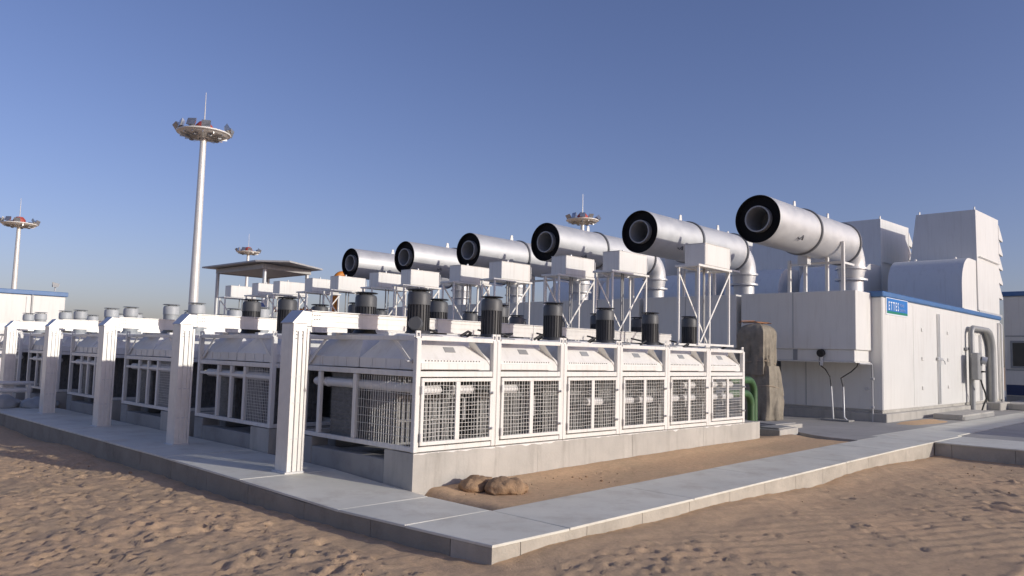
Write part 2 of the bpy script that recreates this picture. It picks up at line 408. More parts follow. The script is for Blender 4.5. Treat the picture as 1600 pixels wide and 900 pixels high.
def hood_mesh(y0, y1):
    m = MB(); x0, x1 = .075, UW - .085; n = 5
    # skirt, then a flared pyramid of four sheets up to the fan ring
    n = 1; cx, cy = (x0 + x1) / 2, (y0 + y1) / 2; rx, ry = .42, .42
    rings = [(x0, x1, y0, y1, 1.075), (x0, x1, y0, y1, 1.215)]
    for i in range(1, n + 1):
        t = i / n; s = t ** 1.1; rings.append((x0 + (cx - rx - x0) * s, x1 + (cx + rx - x1) * s, y0 + (cy - ry - y0) * s, y1 + (cy + ry - y1) * s, 1.215 + .305 * (t ** .9)))
    v = []; f = []
    for a, b, c, d, z in rings: v += [(a, c, z), (b, c, z), (b, d, z), (a, d, z)]
    for j in range(len(rings) - 1):
        for i in range(4): f.append((4 * j + i, 4 * j + (i + 1) % 4, 4 * j + 4 + (i + 1) % 4, 4 * j + 4 + i))
    k = 4 * (len(rings) - 1); f.append((k, k + 1, k + 2, k + 3)); f.append((3, 2, 1, 0))
    m.add(v, f); return m
HY = [(.06, 1.385), (1.415, UD - .06)]
MX, MY = .733, (.90, 2.224)
def motor_parts(pale):
    z0 = UH + .0; b = MB(); R = .168
    b.lathe((0, 0, z0), (0, 0, z0 + .42), [(0, R * .85), (.03, R * .92), (.06, R * .92), (1, R * .92)], 20)
    for i in range(0 if pale else 22):
        a = 2 * math.pi * i / 22; u = Vector((math.cos(a), math.sin(a), 0)); b.bar(u * R * .95 + Vector((0, 0, z0 + .03)), u * R * .95 + Vector((0, 0, z0 + .42)), .018, .016, up=u)
    b.lathe((0, 0, z0 - .1), (0, 0, z0 + .03), [(0, .2), (.6, .2), (1, R)], 20)
    c = MB(); c.lathe((0, 0, z0 + .405), (0, 0, z0 + .6), [(0, R * 1.02), (.75, R * 1.02), (.93, R * .93), (1, R * .75)], 24)
    l = MB(); l.lathe((0, 0, z0 + .618), (0, 0, z0 + .638), [(0, R * 1.04), (.5, R * 1.1), (1, R * .9)], 24)
    for i in range(3):
        a = i * 2.1; l.ring((R * .6 * math.cos(a), R * .6 * math.sin(a), z0 + .598), (R * .6 * math.cos(a), R * .6 * math.sin(a), z0 + .622), .012, .012, 6)
    t = MB(); t.box(R * .75, R * 1.3, -.07, .07, z0 + .08, z0 + .26, .012); t.ring((R * 1.0, 0, z0 + .02), (R * 1.0, 0, z0 + .09), .02, .02, 8)
    s = '_pale' if pale else ''
    return b.mesh('motor', 'motor' + s, 40), c.mesh('cowl', 'cowl' + s, 40), l.mesh('rain_lid', 'motor_pale' if pale else 'motor', 40), t.mesh('terminal_box', 'cowl' + s)
def disc_cover():
    m = MB(); m.lathe((-.12, -.1, UH + .12), (-.20, -.17, UH + .13), [(0, .105), (.6, .105), (1, .09)], 24); return m.mesh('terminal_box', 'cowl', 40)
def core_mesh(y0, y1):
    m = MB(); x0, x1 = .16, UW - .16
    m.box(x0, x1, y0, y1, .03, 1.0)
    for i in range(15):
        x = x0 + .02 + i * (x1 - x0 - .04) / 14; m.box(x - .008, x + .008, y0 - .03, y0 - .001, .03, 1.0)
    for z in (.03, .34, .66, .95): m.box(x0 - .01, x1 + .01, y0 - .036, y0 - .031, z, z + .035)
    for j in range(18):
        z = .06 + j * .052; m.box(x0 - .022, x0 - .001, y0 + .01, y1 - .01, z, z + .014)
    return m.mesh('radiator_core', 'core')
def gusset_mesh(sx):
    # curved corner sheet under the top rail
    m = MB(); v = []; f = []; n = 7
    for i in range(n + 1):
        t = i / n; x = .40 * (1 - t) ** 1.25; z = 1.53 - .43 * t ** .85; w = .16 * math.sin(math.pi * min(.98, .08 + .92 * t)) + .03
        v += [(x, .02, z), (x, .02 + w, z - .02), (x + .006, .02, z + .008), (x + .006, .02 + w, z - .012)]
    for i in range(n):
        a = 4 * i; f += [(a, a + 4, a + 5, a + 1), (a + 2, a + 3, a + 7, a + 6), (a, a + 2, a + 6, a + 4), (a + 1, a + 5, a + 7, a + 3)]
    f += [(0, 1, 3, 2), (4 * n, 4 * n + 2, 4 * n + 3, 4 * n + 1)]
    m.add([(sx * p[0], p[1], p[2]) for p in v], f); return m.mesh('corner_gusset', 'hood', 50)

PIPES = {0: [(.1, .60, .80, .062), (.80, 1.2, .80, .062)], 1: [(.1, .62, .80, .062)], 2: [(.80, 1.25, .55, .062)], 3: [(.1, .66, .55, .06), (.80, 1.25, .55, .06)],
         4: [(.1, .66, .55, .06), (.80, 1.25, .55, .06), (.8, 1.25, .80, .06)], 5: [(.1, .62, .8, .06), (.1, .62, .55, .06), (.78, 1.28, .8, .06), (.78, 1.28, .55, .06)]}
def unit(r, k):
    frontrow = r == 0; end = k == 0
    pos = 'nearest the walkway' if k == 0 else (ORD[k] + ' from the walkway' if k < 5 else 'farthest from the walkway')
    lb = ('white radiator unit with mesh doors, ' if frontrow else 'white radiator unit with fan motors, ') + pos + ', in the ' + ROW[r]
    t = thing('radiator_unit', (k * UW, r * P, ZP), lb, 'radiator', 'radiator units in six rows')
    e = PW / 2; pm = shared('post', post_mesh)
    for x, y in ((e, e), (UW - .006 - e, e), (e, UD - e), (UW - .006 - e, UD - e)):
        o = link('post', pm, t); o.location = (x, y, 0)
    link('top_frame', shared('tf', lambda: frame_mesh(UH - .128, UH - .066).mesh('top_frame', 'white')), t)
    link('middle_frame', shared('mf', lambda: frame_mesh(.985, 1.06).mesh('middle_frame', 'white')), t)
    link('bottom_frame', shared('bf', lambda: frame_mesh(0.002, .065).mesh('bottom_frame', 'white')), t)
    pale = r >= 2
    mp = shared(('mot', pale), lambda: motor_parts(pale))
    for i in (0, 1):
        h = link('hood', shared(('hood', i), lambda: hood_mesh(*HY[i]).mesh('hood', 'hood')), t)
        link('fan_ring', shared(('ring', i), lambda: MB().lathe((UW / 2, sum(HY[i]) / 2, 1.50), (UW / 2, sum(HY[i]) / 2, UH - .03), [(0, .50), (.7, .50), (1, .47)], 32).mesh('fan_ring', 'hood', 40)), t)
        link('radiator_core', shared(('core', i), lambda: core_mesh(*((.62, 1.2), (1.6, 2.2))[i])), t)
        mo = link('motor', mp[0], t); mo.location = (MX, MY[i], 0); mo.rotation_euler.z = random.uniform(-.3, .3) + (0 if i else .2)
        link('cowl', mp[1], mo); link('rain_lid', mp[2], mo)
        if r == 0 and k == 0 and i == 0: link('terminal_box', disc_cover(), mo); mo.rotation_euler.z = 0
        else: link('terminal_box', mp[3], mo)
    b = shared('beam', lambda: MB().box(.16, UW - .17, -.06, .06, UH - .10, UH - .02, .006).mesh('motor_beam', 'white'))
    for y in MY: link('motor_beam', b, t).location.y = y
    if frontrow:
        g = link('corner_gusset', shared('gus', lambda: gusset_mesh(-1)), t); g.location = (UW - .07, .03, 0)
        # nameplate and rivets
        dv = Vector((0, .2425, .305)).normalized(); nv = Vector((0, -.305, .2425)).normalized(); pc = Vector((.71, .169, 1.352)) + nv * .004
        link('nameplate', shared(('np', k > 1), lambda: MB().bar(pc - dv * .045, pc + dv * .045, .19, .006, up=nv).mesh('nameplate', 'grey_paint' if k > 1 else 'conduit')), t)
        rv = shared('rivets', lambda: (lambda m: ([m.ring((.2 + i * .055, .066, 1.20), (.2 + i * .055, .052, 1.20), .009, .009, 6) for i in range(19)], m)[1])(MB()).mesh('rivet_row', 'motor'))
        link('rivet_row', rv, t)['kind'] = 'stuff'
        # lower flange with slots
        link('lower_flange', shared('flg', lambda: MB().box(.1, UW - .30, .02, .058, 1.085, 1.17, .004).mesh('lower_flange', 'white')), t)
        d = MB(); z0, z1 = .085, .97
        d.box(.088, UW - .094, -.018, .016, z1 - .05, z1, .004); d.box(.088, UW - .094, -.018, .016, z0, z0 + .05, .004)
        for x in (.088, .70, UW - .144): d.box(x, x + .05 + (.03 if x == .70 else 0), -.0175, .0155, z0 + .051, z1 - .051, .003)
        dr = link('door', shared('door', lambda: d.mesh('door', 'white')), t)
        for q, (a, b2) in enumerate(((.139, .699), (.781, UW - .145))):
            link('wire_mesh', wires(a, b2, z0 + .05, z1 - .05, .058, .056, .0024, 1, -.004, .012, k * 7 + q).mesh('wire_mesh', 'white'), dr)
        for z in (.14, .76): link('hinge', shared('hinge', lambda: MB().ring((.083, -.03, 0), (.083, -.03, .11), .011, .011, 8).mesh('hinge', 'steel', 40)), dr).location.z = z
        for z in (.24, .74): link('latch', shared('latch', lambda: MB().box(UW - .16, UW - .1, -.04, -.018, 0, .035, .006).ring((UW - .13, -.07, .018), (UW - .13, -.039, .018), .016, .022, 10).mesh('latch', 'steel', 40)), dr).location.z = z
        for a, b2, z, rr in PIPES[k]:
            m = MB(); L = b2 - a; m.lathe((a, .19, z), (b2, .19, z), [(0, rr), (1 - .07 / L, rr), (1 - .03 / L, rr * .85), (1, rr * .4)], 18)
            m.lathe((a + L * .9 - .02, .19, z), (a + L * .9, .19, z), [(0, rr * 1.06), (1, rr * 1.06)], 18)
            m.build('header_pipe', 'pipe_white', t, 40)
        rr = random.Random(k); v = []; f = []
        for i in range(61):                       # white paint slopped over the plinth edge
            x = .01 + i * (UW - .02) / 60; dz = .004 + .05 * max(0, noise.noise((x * 5 + k * 9, 3.3, 0))) + .012 * abs(noise.noise((x * 22 + k, 1, 0)))
            v += [(x, -.0025, -.0135), (x, -.0025, -.014 - dz), (x, .03, -.0095)]
        for i in range(60): f += [(3 * i, 3 * i + 3, 3 * i + 4, 3 * i + 1), (3 * i, 3 * i + 2, 3 * i + 5, 3 * i + 3)]
        m = MB(); m.add(v, f); m.build('paint_overspill', 'white', t)
        y = MY[0]; m = MB(); m.tube([(MX + .16, y - .02, UH + .06), (MX + .28, y - .1, UH + .01), (MX + .42, y + rr.uniform(-.1, .1), UH + rr.uniform(.0, .06)), (MX + .5, y + .45, UH + .05), (MX + .45, y + .78, UH + .12)], .017, 8); m.build('motor_cable', 'cable', t, 60)
        m = MB(); x = .95 + rr.uniform(0, .2); m.tube([(x, .3, UH - .04), (x + .1, .25, UH + .03), (x + .24, .34, UH + rr.uniform(0, .05)), (x + .32, .5, UH - .03)], .02, 8); m.build('motor_cable', 'cable', t, 60)
        m = MB(); x = rr.uniform(.18, .3)
        m.tube([(x, .3, .12), (x, .3, .45)], .012, 8); m.build('drain_pipe', 'pipe_white', t, 40); m = MB(); m.tube([(1.2, .36, .35), (1.2, .36, .66), (1.2, .5, .7)], .011, 8)
        m.build('drain_pipe', 'pipe_white', t, 40)
        # loose cables lying on the top rail
        for i in range(5):
            y = .1 + .06 * i; z = UH - .09; m = MB(); m.tube([(.12, y, z), (.3, y + rr.uniform(-.05, .05), z + rr.uniform(.0, .05)), (.5, y + rr.uniform(-.06, .06), z + rr.uniform(.0, .04)), (.66, y + .2, z + .02)], .012, 6); m.build('cable', 'conduit', t, 60)
    if end:
        # walkway end: stiles, half the opening meshed, long header pipe inside
        for y in (.92, 1.42, 1.92) if r else (1.36, 2.28):
            m = MB(); m.box(.005, .06, y, y + .075, .068, .98, .004); m.build('end_stile', 'white', t)
        if r: m = MB(); m.box(.012, .05, .10, UD - .1, .80, .85, .003); m.build('end_rail', 'white', t)
        a, b2 = (.09, 1.35) if r == 0 else (.09, .91)
        w = wires(a, b2, .07, .975, .055,   .115 if r == 0 else .05, .0024, 0, .03, .01, 50 + r)
        w.build('wire_mesh', 'white', t)
        m = MB(); m.lathe((.115, .15, .83), (.115, UD - .2, .83), [(0, .02), (.01, .05), (.03, .066), (.97, .066), (.99, .05), (1, .02)], 18)
        for y in (.7, 1.5, 2.2): m.lathe((.115, y, .83), (.115, y + .03, .83), [(0, .074), (1, .074)], 18)
        m.build('header_pipe', 'pipe_white', t, 40)
        # skirt ribs
        for i in range(9): y = .12 + i * .32; m = MB(); m.box(.066, .074, y, y + .02, 1.08, 1.21); m.build('skirt_rib', 'hood', t)
        for y0, y1 in ((.1, .55), (UD - .1, UD - .55)):
            m = MB(); m.bar((.05, y0, 1.1), (.05, y1, UH - .12), .05, .012, up=(1, 0, 0)); m.build('corner_brace', 'white', t)
        if r == 0:
            m = MB(); m.ring((-.012, .12, 1.19), (.02, .12, 1.19), .03, .03, 10); m.tube([(-.012, .12, 1.19), (-.06, .12, 1.19), (-.07, .16, 1.2)], .012, 8); m.build('tap', 'steel', t, 40)
    if k == 5 and frontrow:
        m = MB(); m.box(UW - .05, UW - .01, .92, .99, .07, .98, .003); m.build('end_stile', 'white', t)
for r in range(6):
    for k in range(6): unit(r, k)

# ------------------------------------------------------------------ cable trays on posts
def tray(r):
    wh = ['first', 'second', 'third', 'fourth', 'fifth', 'farthest'][r]
    t = thing('cable_tray', (-.81, r * P + 1.76, zw(-.8, 2 + r * P)), 'white metal cable duct on a square post at the walkway, ' + wh + ' from the camera', 'cable tray', 'cable ducts along the walkway')
    w, d, zt = .275, .30, 2.26
    m = MB(); m.box(0, w - .05, 0, d, -.1, zt - .19, .004); m.build('post', 'galv', t)
    m = MB()                               # folded front lips and ribs on the sunny face
    m.box(w - .048, w - .012, -.012, d - .02, -.1, zt - .26, .004); m.box(.004, .03, -.014, -.001, -.1, zt - .19); m.box(.085, .11, -.022, -.001, -.1, zt - .3); m.box(.165, .185, -.018, -.001, -.1, zt - .3)
    m.build('post_lip', 'galv', t)
    m = MB()
    for z in (.45, .95, 1.32): m = MB(); m.box(.03, w - .06, -.006, -.001, z, z + .02); m.build('joint_strap', 'steel', t)
    a = .15; L = 9.6
    m = MB(); m.prism([(w - .047, zt - .185), (0, zt - .185), (a, zt - .012), (w + .02, zt - .012), (w + .02, zt - .22), (w - .047, zt - .22)], 1, .003, d - .003); m.build('corner_box', 'galv', t)
    m = MB(); m.bar((-.012, d / 2, zt - .185), (a + .005, d / 2, zt - .002), d + .03, .012, up=(-.7, 0, .7)); m.build('corner_lid', 'steel', t)
    # beam in bays
    x = w + .022
    for i in range(4):
        x1 = x + 2.35; m = MB(); m.box(x, x1 - .006, 0, d, zt - .22, zt - .012, .004)
        m.box(x, x1 - .006, -.012, -.001, zt - .06, zt - .045); m.box(x, x1 - .006, -.012, -.001, zt - .225, zt - .205); m.box(x, x1 - .006, -.008, -.001, zt - .145, zt - .137)
        m.build('beam', 'galv', t)
        m = MB(); m.box(x - .02, x1 - .03, -.02, d + .02, zt - .011, zt + .006, .003); m.build('lid', 'galv', t)
        x = x1
    m = MB()
    for j in range(3):
        for xx in (.06, .16): m.ring((xx, -.018, zt - .3 - j * .05), (xx, -.001, zt - .3 - j * .05), .007, .007, 6)
    for j in range(3):
        for zz in (.06, .12): m.ring((.34 + j * .04, -.018, zt - zz), (.34 + j * .04, -.001, zt - zz), .007, .007, 6)
    m.build('bolts', 'grey_paint', t)['kind'] = 'stuff'
    m = MB(); m.box(-.03, w + .0, -.03, d + .03, -.1, .012, .004); m.build('base_plate', 'steel', t)
for r in range(6): tray(r)

# ------------------------------------------------------------------ expansion tanks on trestles
def tank_proto():
    t = bpy.data.objects.new('expansion_tank', None); COL.objects.link(t)
    W_, D, h, bh = 1.30, .46, 1.62, .45
    for x in (0, W_):
        for y in (0, D):
            m = MB(); m.box(x - .022, x + .022, y - .022, y + .022, 0, h, .004); m.build('leg', 'white', t)
    m = MB(); m.box(-.07, W_ + .07, -.045, -.0225, h - .01, h + .035, .003); m.box(-.07, W_ + .07, D + .0225, D + .05, h - .01, h + .035, .003); m.box(-.07, -.023, -.02, D + .02, h - .01, h + .035, .003); m.box(W_ + .023, W_ + .07, -.02, D + .02, h - .01, h + .035, .003); m.build('shelf_frame', 'white', t)
    for y in (-.0695, D + .0225): m = MB(); m.box(-.12, W_ + .1, y, y + .047, -.005, .04, .004); m.build('base_rail', 'white', t)
    m = MB(); m.bar((.02, -.035, .06), (W_ - .02, -.035, h - .05), .04, .012, up=(0, 1, 0)); m.build('brace', 'white', t)
    m = MB(); m.bar((.02, D + .035, h - .05), (W_ - .02, D + .035, .06), .04, .012, up=(0, 1, 0)); m.build('brace', 'white', t)
    m = MB(); m.box(.20, W_ - .02, -.04, D - .02, h + .04, h + .04 + bh, .012); b = m.build('tank', 'white', t)
    m = MB(); m.box(.197, W_ - .017, -.043, D - .017, h + .041 + bh, h + .047 + bh); m.build('lid', 'white', b)
    m = MB(); m.ring((W_ * .5, .2, h + bh + .05), (W_ * .5, .2, h + bh + .12), .03, .024, 10); m.build('filler_cap', 'steel', b, 40)
    m = MB(); m.tube([(W_ - .04, -.02, h + .12), (W_ + .02, -.02, h + .12), (W_ + .02, -.02, h + bh - .02), (W_ - .06, -.02, h + bh - .02)], .013, 8); m.build('level_gauge', 'steel', b, 60)
    m = MB(); m.tube([(.75, .3, h + .05), (.75, .3, .4), (.8, .3, .1)], .02, 8); m.build('down_pipe', 'conduit', t, 60); m = MB(); m.tube([(.9, .36, h + .05), (.9, .36, .05)], .016, 8); m.build('down_pipe', 'conduit', t, 60)
    return t
tp = tank_proto(); tb = table_of(tp)
for r in range(6):
    for i, yb in enumerate((.20, 2.27)):
        o = tp if (r, i) == (0, 0) else copy_tree(tp, tb)
        o.location = (7.42, yb + r * P + (.1 if i else 0), ZP + UH - .0)
        o.rotation_euler.z = random.uniform(-.025, .025)
        tag(o, 'white box tank on tall legs, ' + ('nearer of the pair over the ' if i == 0 else 'farther of the pair over the ') + ROW[r], 'tank', 'water tanks on trestles above the radiators')

# ------------------------------------------------------------------ generator containers
CX0, CX1, CZ0, CZ1, CD = 17.6, 31.95, .32, 3.86, 3.15
def container(r):
    lb = 'white generator container with blue roof trim, ' + (['nearest to the camera', 'second from the right', 'third from the right', 'fourth from the right', 'fifth from the right', 'farthest to the left'][r])
    t = thing('generator_container', (CX0, r * P + .05, 0), lb, 'container', 'generator containers side by side')
    L = CX1 - CX0
    m = MB(); m.box(0, L, 0, CD, CZ0, CZ1 - .17, .03); wall = m.build('wall', 'white_wall', t)
    m = MB(); m.box(-.06, L + .02, -.05, CD + .03, CZ1 - .168, CZ1, .03); m.build('roof_trim', 'blue_trim', t)
    m = MB(); m.box(-.15, L + .1, -.14, CD + .1, -.3, CZ0 - .075, .02); m.box(-.0, L - .1, .03, CD - .1, CZ0 - .074, CZ0 - .002); m.build('base', 'concrete', t)
    # overhanging upper box on the end
    m = MB(); m.box(-1.25, -.004, .31, CD + .72, 2.08, 3.80, .012); ub = m.build('end_box', 'white_wall', t)
    m = MB(); m.box(-1.257, -1.252, 2.16, 2.175, 2.1, 3.78); m.build('panel_seam', 'grey_paint', ub)
    m = MB(); m.box(-1.21, -.004, .37, CD + .66, 1.745, 2.076, .008); m.build('box_sill', 'white_wall', ub)
    m = MB(); m.box(-1.25, -.004, .33, CD + .68, 1.71, 1.743, .004); m.build('box_rail', 'white', ub)
    m = MB(); m.box(-1.222, -1.212, 2.05, 2.18, 1.75, 2.07); m.build('rail_clip', 'grey_paint', ub)
    m = MB(); m.box(-.008, -.001, 2.30, 2.32, .36, 1.70); m.build('panel_seam', 'grey_paint', wall)
    if r == 0:
        # doors on the sunny side
        for x, hn in ((5.42, True), (10.9, False)):
            d = MB()
            d.box(x - .09, x + .09, -.012, -.001, .37, 3.48 if hn else 2.97, .003); dd = d.build('door_strip', 'hood', t)
            for dx in (-.075, .075): g = MB(); g.ring((x + dx, -.045, .38), (x + dx, -.045, 3.46 if hn else 2.95), .02, .02, 8); g.build('lock_rod', 'steel', dd, 50)
            g = MB(); g.box(x - .012, x + .012, -.0145, -.0125, .38, 3.46 if hn else 2.95); g.build('door_gap', 'grey_paint', dd)
            h = MB(); h.box(x - .26, x - .08, -.09, -.03, 1.88, 1.98, .015); h.box(x + .08, x + .3, -.08, -.03, 1.86, 1.96, .015); h.tube([(x + .28, -.07, 1.9), (x + .42, -.09, 1.84), (x + .46, -.1, 1.74)], .02, 6)
            h.build('handle', 'steel', dd)
        for x in (3.6, 6.5):
            for z in (.95, 1.9, 2.85):
                m = MB(); m.box(x, x + .16, -.03, -.001, z - .06, z + .06, .012); m.build('hinge', 'white', wall)
        for x in (2.8, 8.35):
            m = MB(); m.box(x, x + .01, -.006, -.001, .36, 3.6); m.build('panel_seam', 'hood', wall)
        m = MB(); m.box(L - .55, L - .5, -.05, -.001, .35, 3.55, .01); m.tube([(L - .2, -.08, .2), (L - .2, -.08, 3.5), (L - .2, .1, 3.62)], .05, 10); m.build('rain_pipe', 'white', t, 50)
        m = MB(); m.ring((-.05, .47, .95), (.0, .47, .95), .05, .05, 10); m.ring((-.03, .0, .3), (-.03, .0, .3), .01, .01, 4) if False else None
        m.build('door_stop', 'steel', wall)
        m = MB(); m.tube([(-1.15, .26, 1.69), (-.2, .26, 1.69), (-.14, .26, 1.62), (-.14, .26, -.05)], .022, 8); m.ring((-.14, .21, 1.25), (-.14, .31, 1.25), .04, .04, 10); m.ring((-.14, .22, .42), (-.14, .30, .42), .035, .035, 10); m.build('earth_strap', 'steel', t, 50)
    # air tower at the far end with louvre hoods and rounded duct
    tx0, tx1 = 11.8, 15.3
    m = MB(); zb, zt = 4.0, 8.15
    v = [(tx0, .2, zb), (tx1, .2, zb), (tx1, 3.05, zb), (tx0, 3.05, zb), (tx0, .24, zt), (tx1 + .35, .24, zt + .1), (tx1 + .35, 2.5, zt + .1), (tx0, 2.5, zt)]
    m.add(v, [(0, 3, 2, 1), (4, 5, 6, 7), (0, 1, 5, 4), (1, 2, 6, 5), (2, 3, 7, 6), (3, 0, 4, 7)]); tw = m.build('air_tower', 'white_wall', t)
    for j in range(5):
        z = 4.75 + j * .66; xx = tx1 + .35 * (z - zb) / (zt - zb) + .01
        m = MB(); m.prism([(xx, z), (xx + .72, z - .06), (xx + .74, z + .02), (xx + .06, z + .62), (xx, z + .62)], 1, .22, 2.75 - .05 * j); m.build('louvre', 'white_wall', tw)
    m = MB(); m.box(tx0 + .05, tx1 + .3, .16, 3.1, CZ1 + .004, 3.99, .01); m.build('tower_sill', 'steel', tw)
    m = MB(); m.box(tx0 + .15, tx1, .12, .19, 6.2, 6.215); m.build('panel_seam', 'hood', tw)
    for x, y in ((tx0 + .2, .3), (tx0 + .2, 2.4)):
        m = MB(); m.prism([(x - .1, 8.14), (x + .1, 8.14), (x + .05, 8.30), (x - .05, 8.30)], 1, y, y + .03); m.build('lifting_lug', 'white', tw)
    dx0 = 9.65; R = 1.15; top = 6.02
    prof = [(dx0, CZ1 + .03), (dx0, top - R)] + [(dx0 + R - R * math.cos(a), top - R + R * math.sin(a)) for a in [math.pi / 2 * i / 8 for i in range(1, 9)]] + [(tx0 - .01, top), (tx0 - .01, CZ1 + .03)]
    m = MB(); m.prism(prof, 1, .26, 3.0); du = m.build('air_duct', 'white_wall', t, 30)
    for y in (.8, 2.3):
        m = MB(); m.box(tx0 - .75, tx0 - .6, y, y + .12, top - .01, top + .12, .02); m.build('lifting_lug', 'white', du)
    m = MB(); m.prism([(dx0 - .03, CZ1 + .004), (dx0 - .03, CZ1 + .09), (tx0 + .2, CZ1 + .09), (tx0 + .2, CZ1 + .004)], 1, .2, .258); m.build('duct_flange', 'white', du)
    return t
for r in range(6): container(r)

# ------------------------------------------------------------------ exhaust silencers
def silencer_proto():
    t = bpy.data.objects.new('exhaust_silencer', None); COL.objects.link(t)
    # local origin: centre of open end, axis +x
    R = .635; N = 56
    m = MB(); m.lathe((0, 0, 0), (5.55, 0, 0), [(0, R), (.0015, R + .006), (.55, R), (.552, R), (1, R)], N, False, False)
    m.lathe((5.55, 0, 0), (5.56, 0, 0), [(0, R), (1, .43)], N, False, False)
    sh = m.build('shell', 'clad', t, 35)
    m = MB(); m.lathe((0, 0, 0), (.14, 0, 0), [(0, R), (0, R - .015), (1, R - .02), (1, .345)], N, False, False); m.build('end_plate', 'black', t, 35)
    m = MB(); m.lathe((-.04, 0, 0), (.9, 0, 0), [(.3, .350), (.02, .350), (.02, .315), (1, .315)], 40, False, False); m.build('outlet_pipe', 'outlet', t, 35)
    m = MB(); m.lathe((.85, 0, 0), (.86, 0, 0), [(0, .01), (0, .312)], 40, False, False); m.build('baffle', 'soot', t)
    for x in (2.58, 5.50):
        m = MB(); m.lathe((x, 0, 0), (x + .07, 0, 0), [(0, R), (0, R + .045), (1, R + .045), (1, R)], N, False, False); m.build('band', 'clad_dark', t, 30)
    for x in (2.25, 4.62):
        m = MB(); m.prism([(x - .085, R - .01), (x + .085, R - .01), (x + .045, R + .20), (x - .045, R + .20)], 1, -.015, .015); m.build('lifting_lug', 'white', t)
        m = MB(); m.tube([(x - .95, -R * .8, -.37), (x - .95, -R * .9, -.42), (x - .87, -R * 1.0, -.33), (x - .79, -R * .9, -.42), (x - .79, -R * .8, -.37)], .022, 6)
        if x < 4: m.build('lifting_eye', 'clad_dark', t, 50)
    # elbow
    pts = []; br = .66
    for i in range(11):
        a = math.pi / 2 * i / 10; pts.append((5.8 + br * math.sin(a), 0, -br + br * math.cos(a)))
    xe = 5.8 + br
    m = MB(); m.tube([(5.52, 0, 0)] + pts + [(xe, 0, -.71)], .425, 36); m.build('elbow', 'clad', t, 35)
    for z in (-.70, -1.06):
        m = MB(); m.lathe((xe, 0, z - .03), (xe, 0, z + .03), [(0, .4), (0, .49), (1, .49), (1, .4)], 36, False, False); m.build('flange', 'clad', t, 30)
    m = MB(); m.lathe((xe, 0, -1.04), (xe, 0, -.72), [(0, .36), (.5, .40), (1, .425)], 36); m.lathe((xe, 0, -1.6), (xe, 0, -1.06), [(0, .36), (1, .36)], 36); m.build('down_pipe', 'clad', t, 35)
    # cradle legs standing on the container's end box
    for y, h in ((-.66, -.15), (-.19, -.60), (.47, -.42), (.97, -.62)):
        m = MB(); m.box(4.02, 4.11, y - .045, y + .045, -1.615, h, .006); m.build('leg', 'white', t)
    m = MB(); m.box(4.03, 4.10, -.62, .95, -.80, -.73); m.build('cradle', 'white', t)
    m = MB(); m.box(4.112, 4.9, -.68, -.62, -.80, -.74); m.build('tie_bar', 'white', t)
    m = MB(); m.box(3.35, 3.6, .1, .4, -.85, -R + .06, .01); m.build('drain_box', 'clad', t)
    return t
sp = silencer_proto(); tb = table_of(sp)
for r in range(6):
    o = sp if r == 0 else copy_tree(sp, tb)
    o.location = (12.47, 1.434 + r * P, 5.42)
    tag(o, 'silver exhaust silencer with black open end, ' + ['nearest and largest, at the right', 'second from the right', 'third from the right', 'fourth from the right', 'fifth from the right', 'farthest left and smallest'][r], 'exhaust', 'exhaust silencers on the containers')

# ------------------------------------------------------------------ sign on the container
def text_mesh(body, size, name, m, parent, loc, sx=1., ext=.004, bold=0.):
    c = bpy.data.curves.new(name, 'FONT'); c.body = body; c.size = size; c.extrude = ext; c.offset = bold
    tmp = bpy.data.objects.new('tmp', c); COL.objects.link(tmp)
    dg = bpy.context.evaluated_depsgraph_get(); me = bpy.data.meshes.new_from_object(tmp.evaluated_get(dg))
    bpy.data.objects.remove(tmp); me.name = name; me.materials.clear(); me.materials.append(M[m])
    o = link(name, me, parent); o.location = loc; o.rotation_euler = (math.pi / 2, 0, 0); o.scale = (sx, 1, 1)
    return o
sg = thing('sign', (17.93, .05, 3.22), 'small blue and green ETTES sign on the container wall', 'sign')
sw, sh = 1.86, .455
m = MB(); m.box(-.05, sw + .05, -.022, -.001, -.04, sh + .04, .003); m.build('board', 'letter', sg)
m = MB(); m.box(0, sw, -.030, -.0225, .075, sh); m.build('blue_field', 'sign_blue', sg)
m = MB(); m.box(0, sw, -.030, -.0225, 0, .073); m.build('green_stripe', 'sign_green', sg)
text_mesh('E T T E S', .36, 'lettering', 'letter', sg, (.10, -.035, .11), .68, .003, .004)
text_mesh('POWER', .13, 'lettering', 'letter_soft', sg, (1.12, -.035, .25), .9, .003)
text_mesh('GENERATION', .10, 'lettering', 'letter_soft', sg, (1.10, -.035, .11), .85, .003)

# ------------------------------------------------------------------ things on and by the near container
def pipe_arch():
    t = thing('pipe_arch', (26.55, -.13, 0), 'grey arched pipe standing in front of the container side door', 'pipe')
    m = MB(); H = 3.15; w = 3.0; pts = [(0, 0, .02), (0, 0, H - .3)] + [(.3 - .3 * math.cos(a), 0, H - .3 + .3 * math.sin(a)) for a in [math.pi / 2 * i / 4 for i in range(1, 5)]]
    pts += [(w - .9, 0, H)] + [(w - .9 + .9 * math.sin(a), 0, H - .9 + .9 * math.cos(a)) for a in [math.pi / 2 * i / 6 for i in range(1, 7)]] + [(w, 0, .02)]
    m.tube(pts, [.10] * 7 + [.13] + [.16] * 7, 14); m.build('arch', 'conduit', t, 50)
    m = MB(); m.box(w - .7, w + .9, -.42, .12, -.1, .30, .03); m.build('footing', 'concrete', t)
    m = MB(); m.box(-.3, .2, .08, .15, 2.3, 2.4); m.build('bracket', 'conduit', t)
pipe_arch()
t = thing('switch_box', (26.0, -.38, .9), 'grey switch box with round socket on the arched pipe', 'switch box')
m = MB(); m.box(0, .55, -.1, .14, .3, 1.3, .03); m.build('case', 'conduit', t)
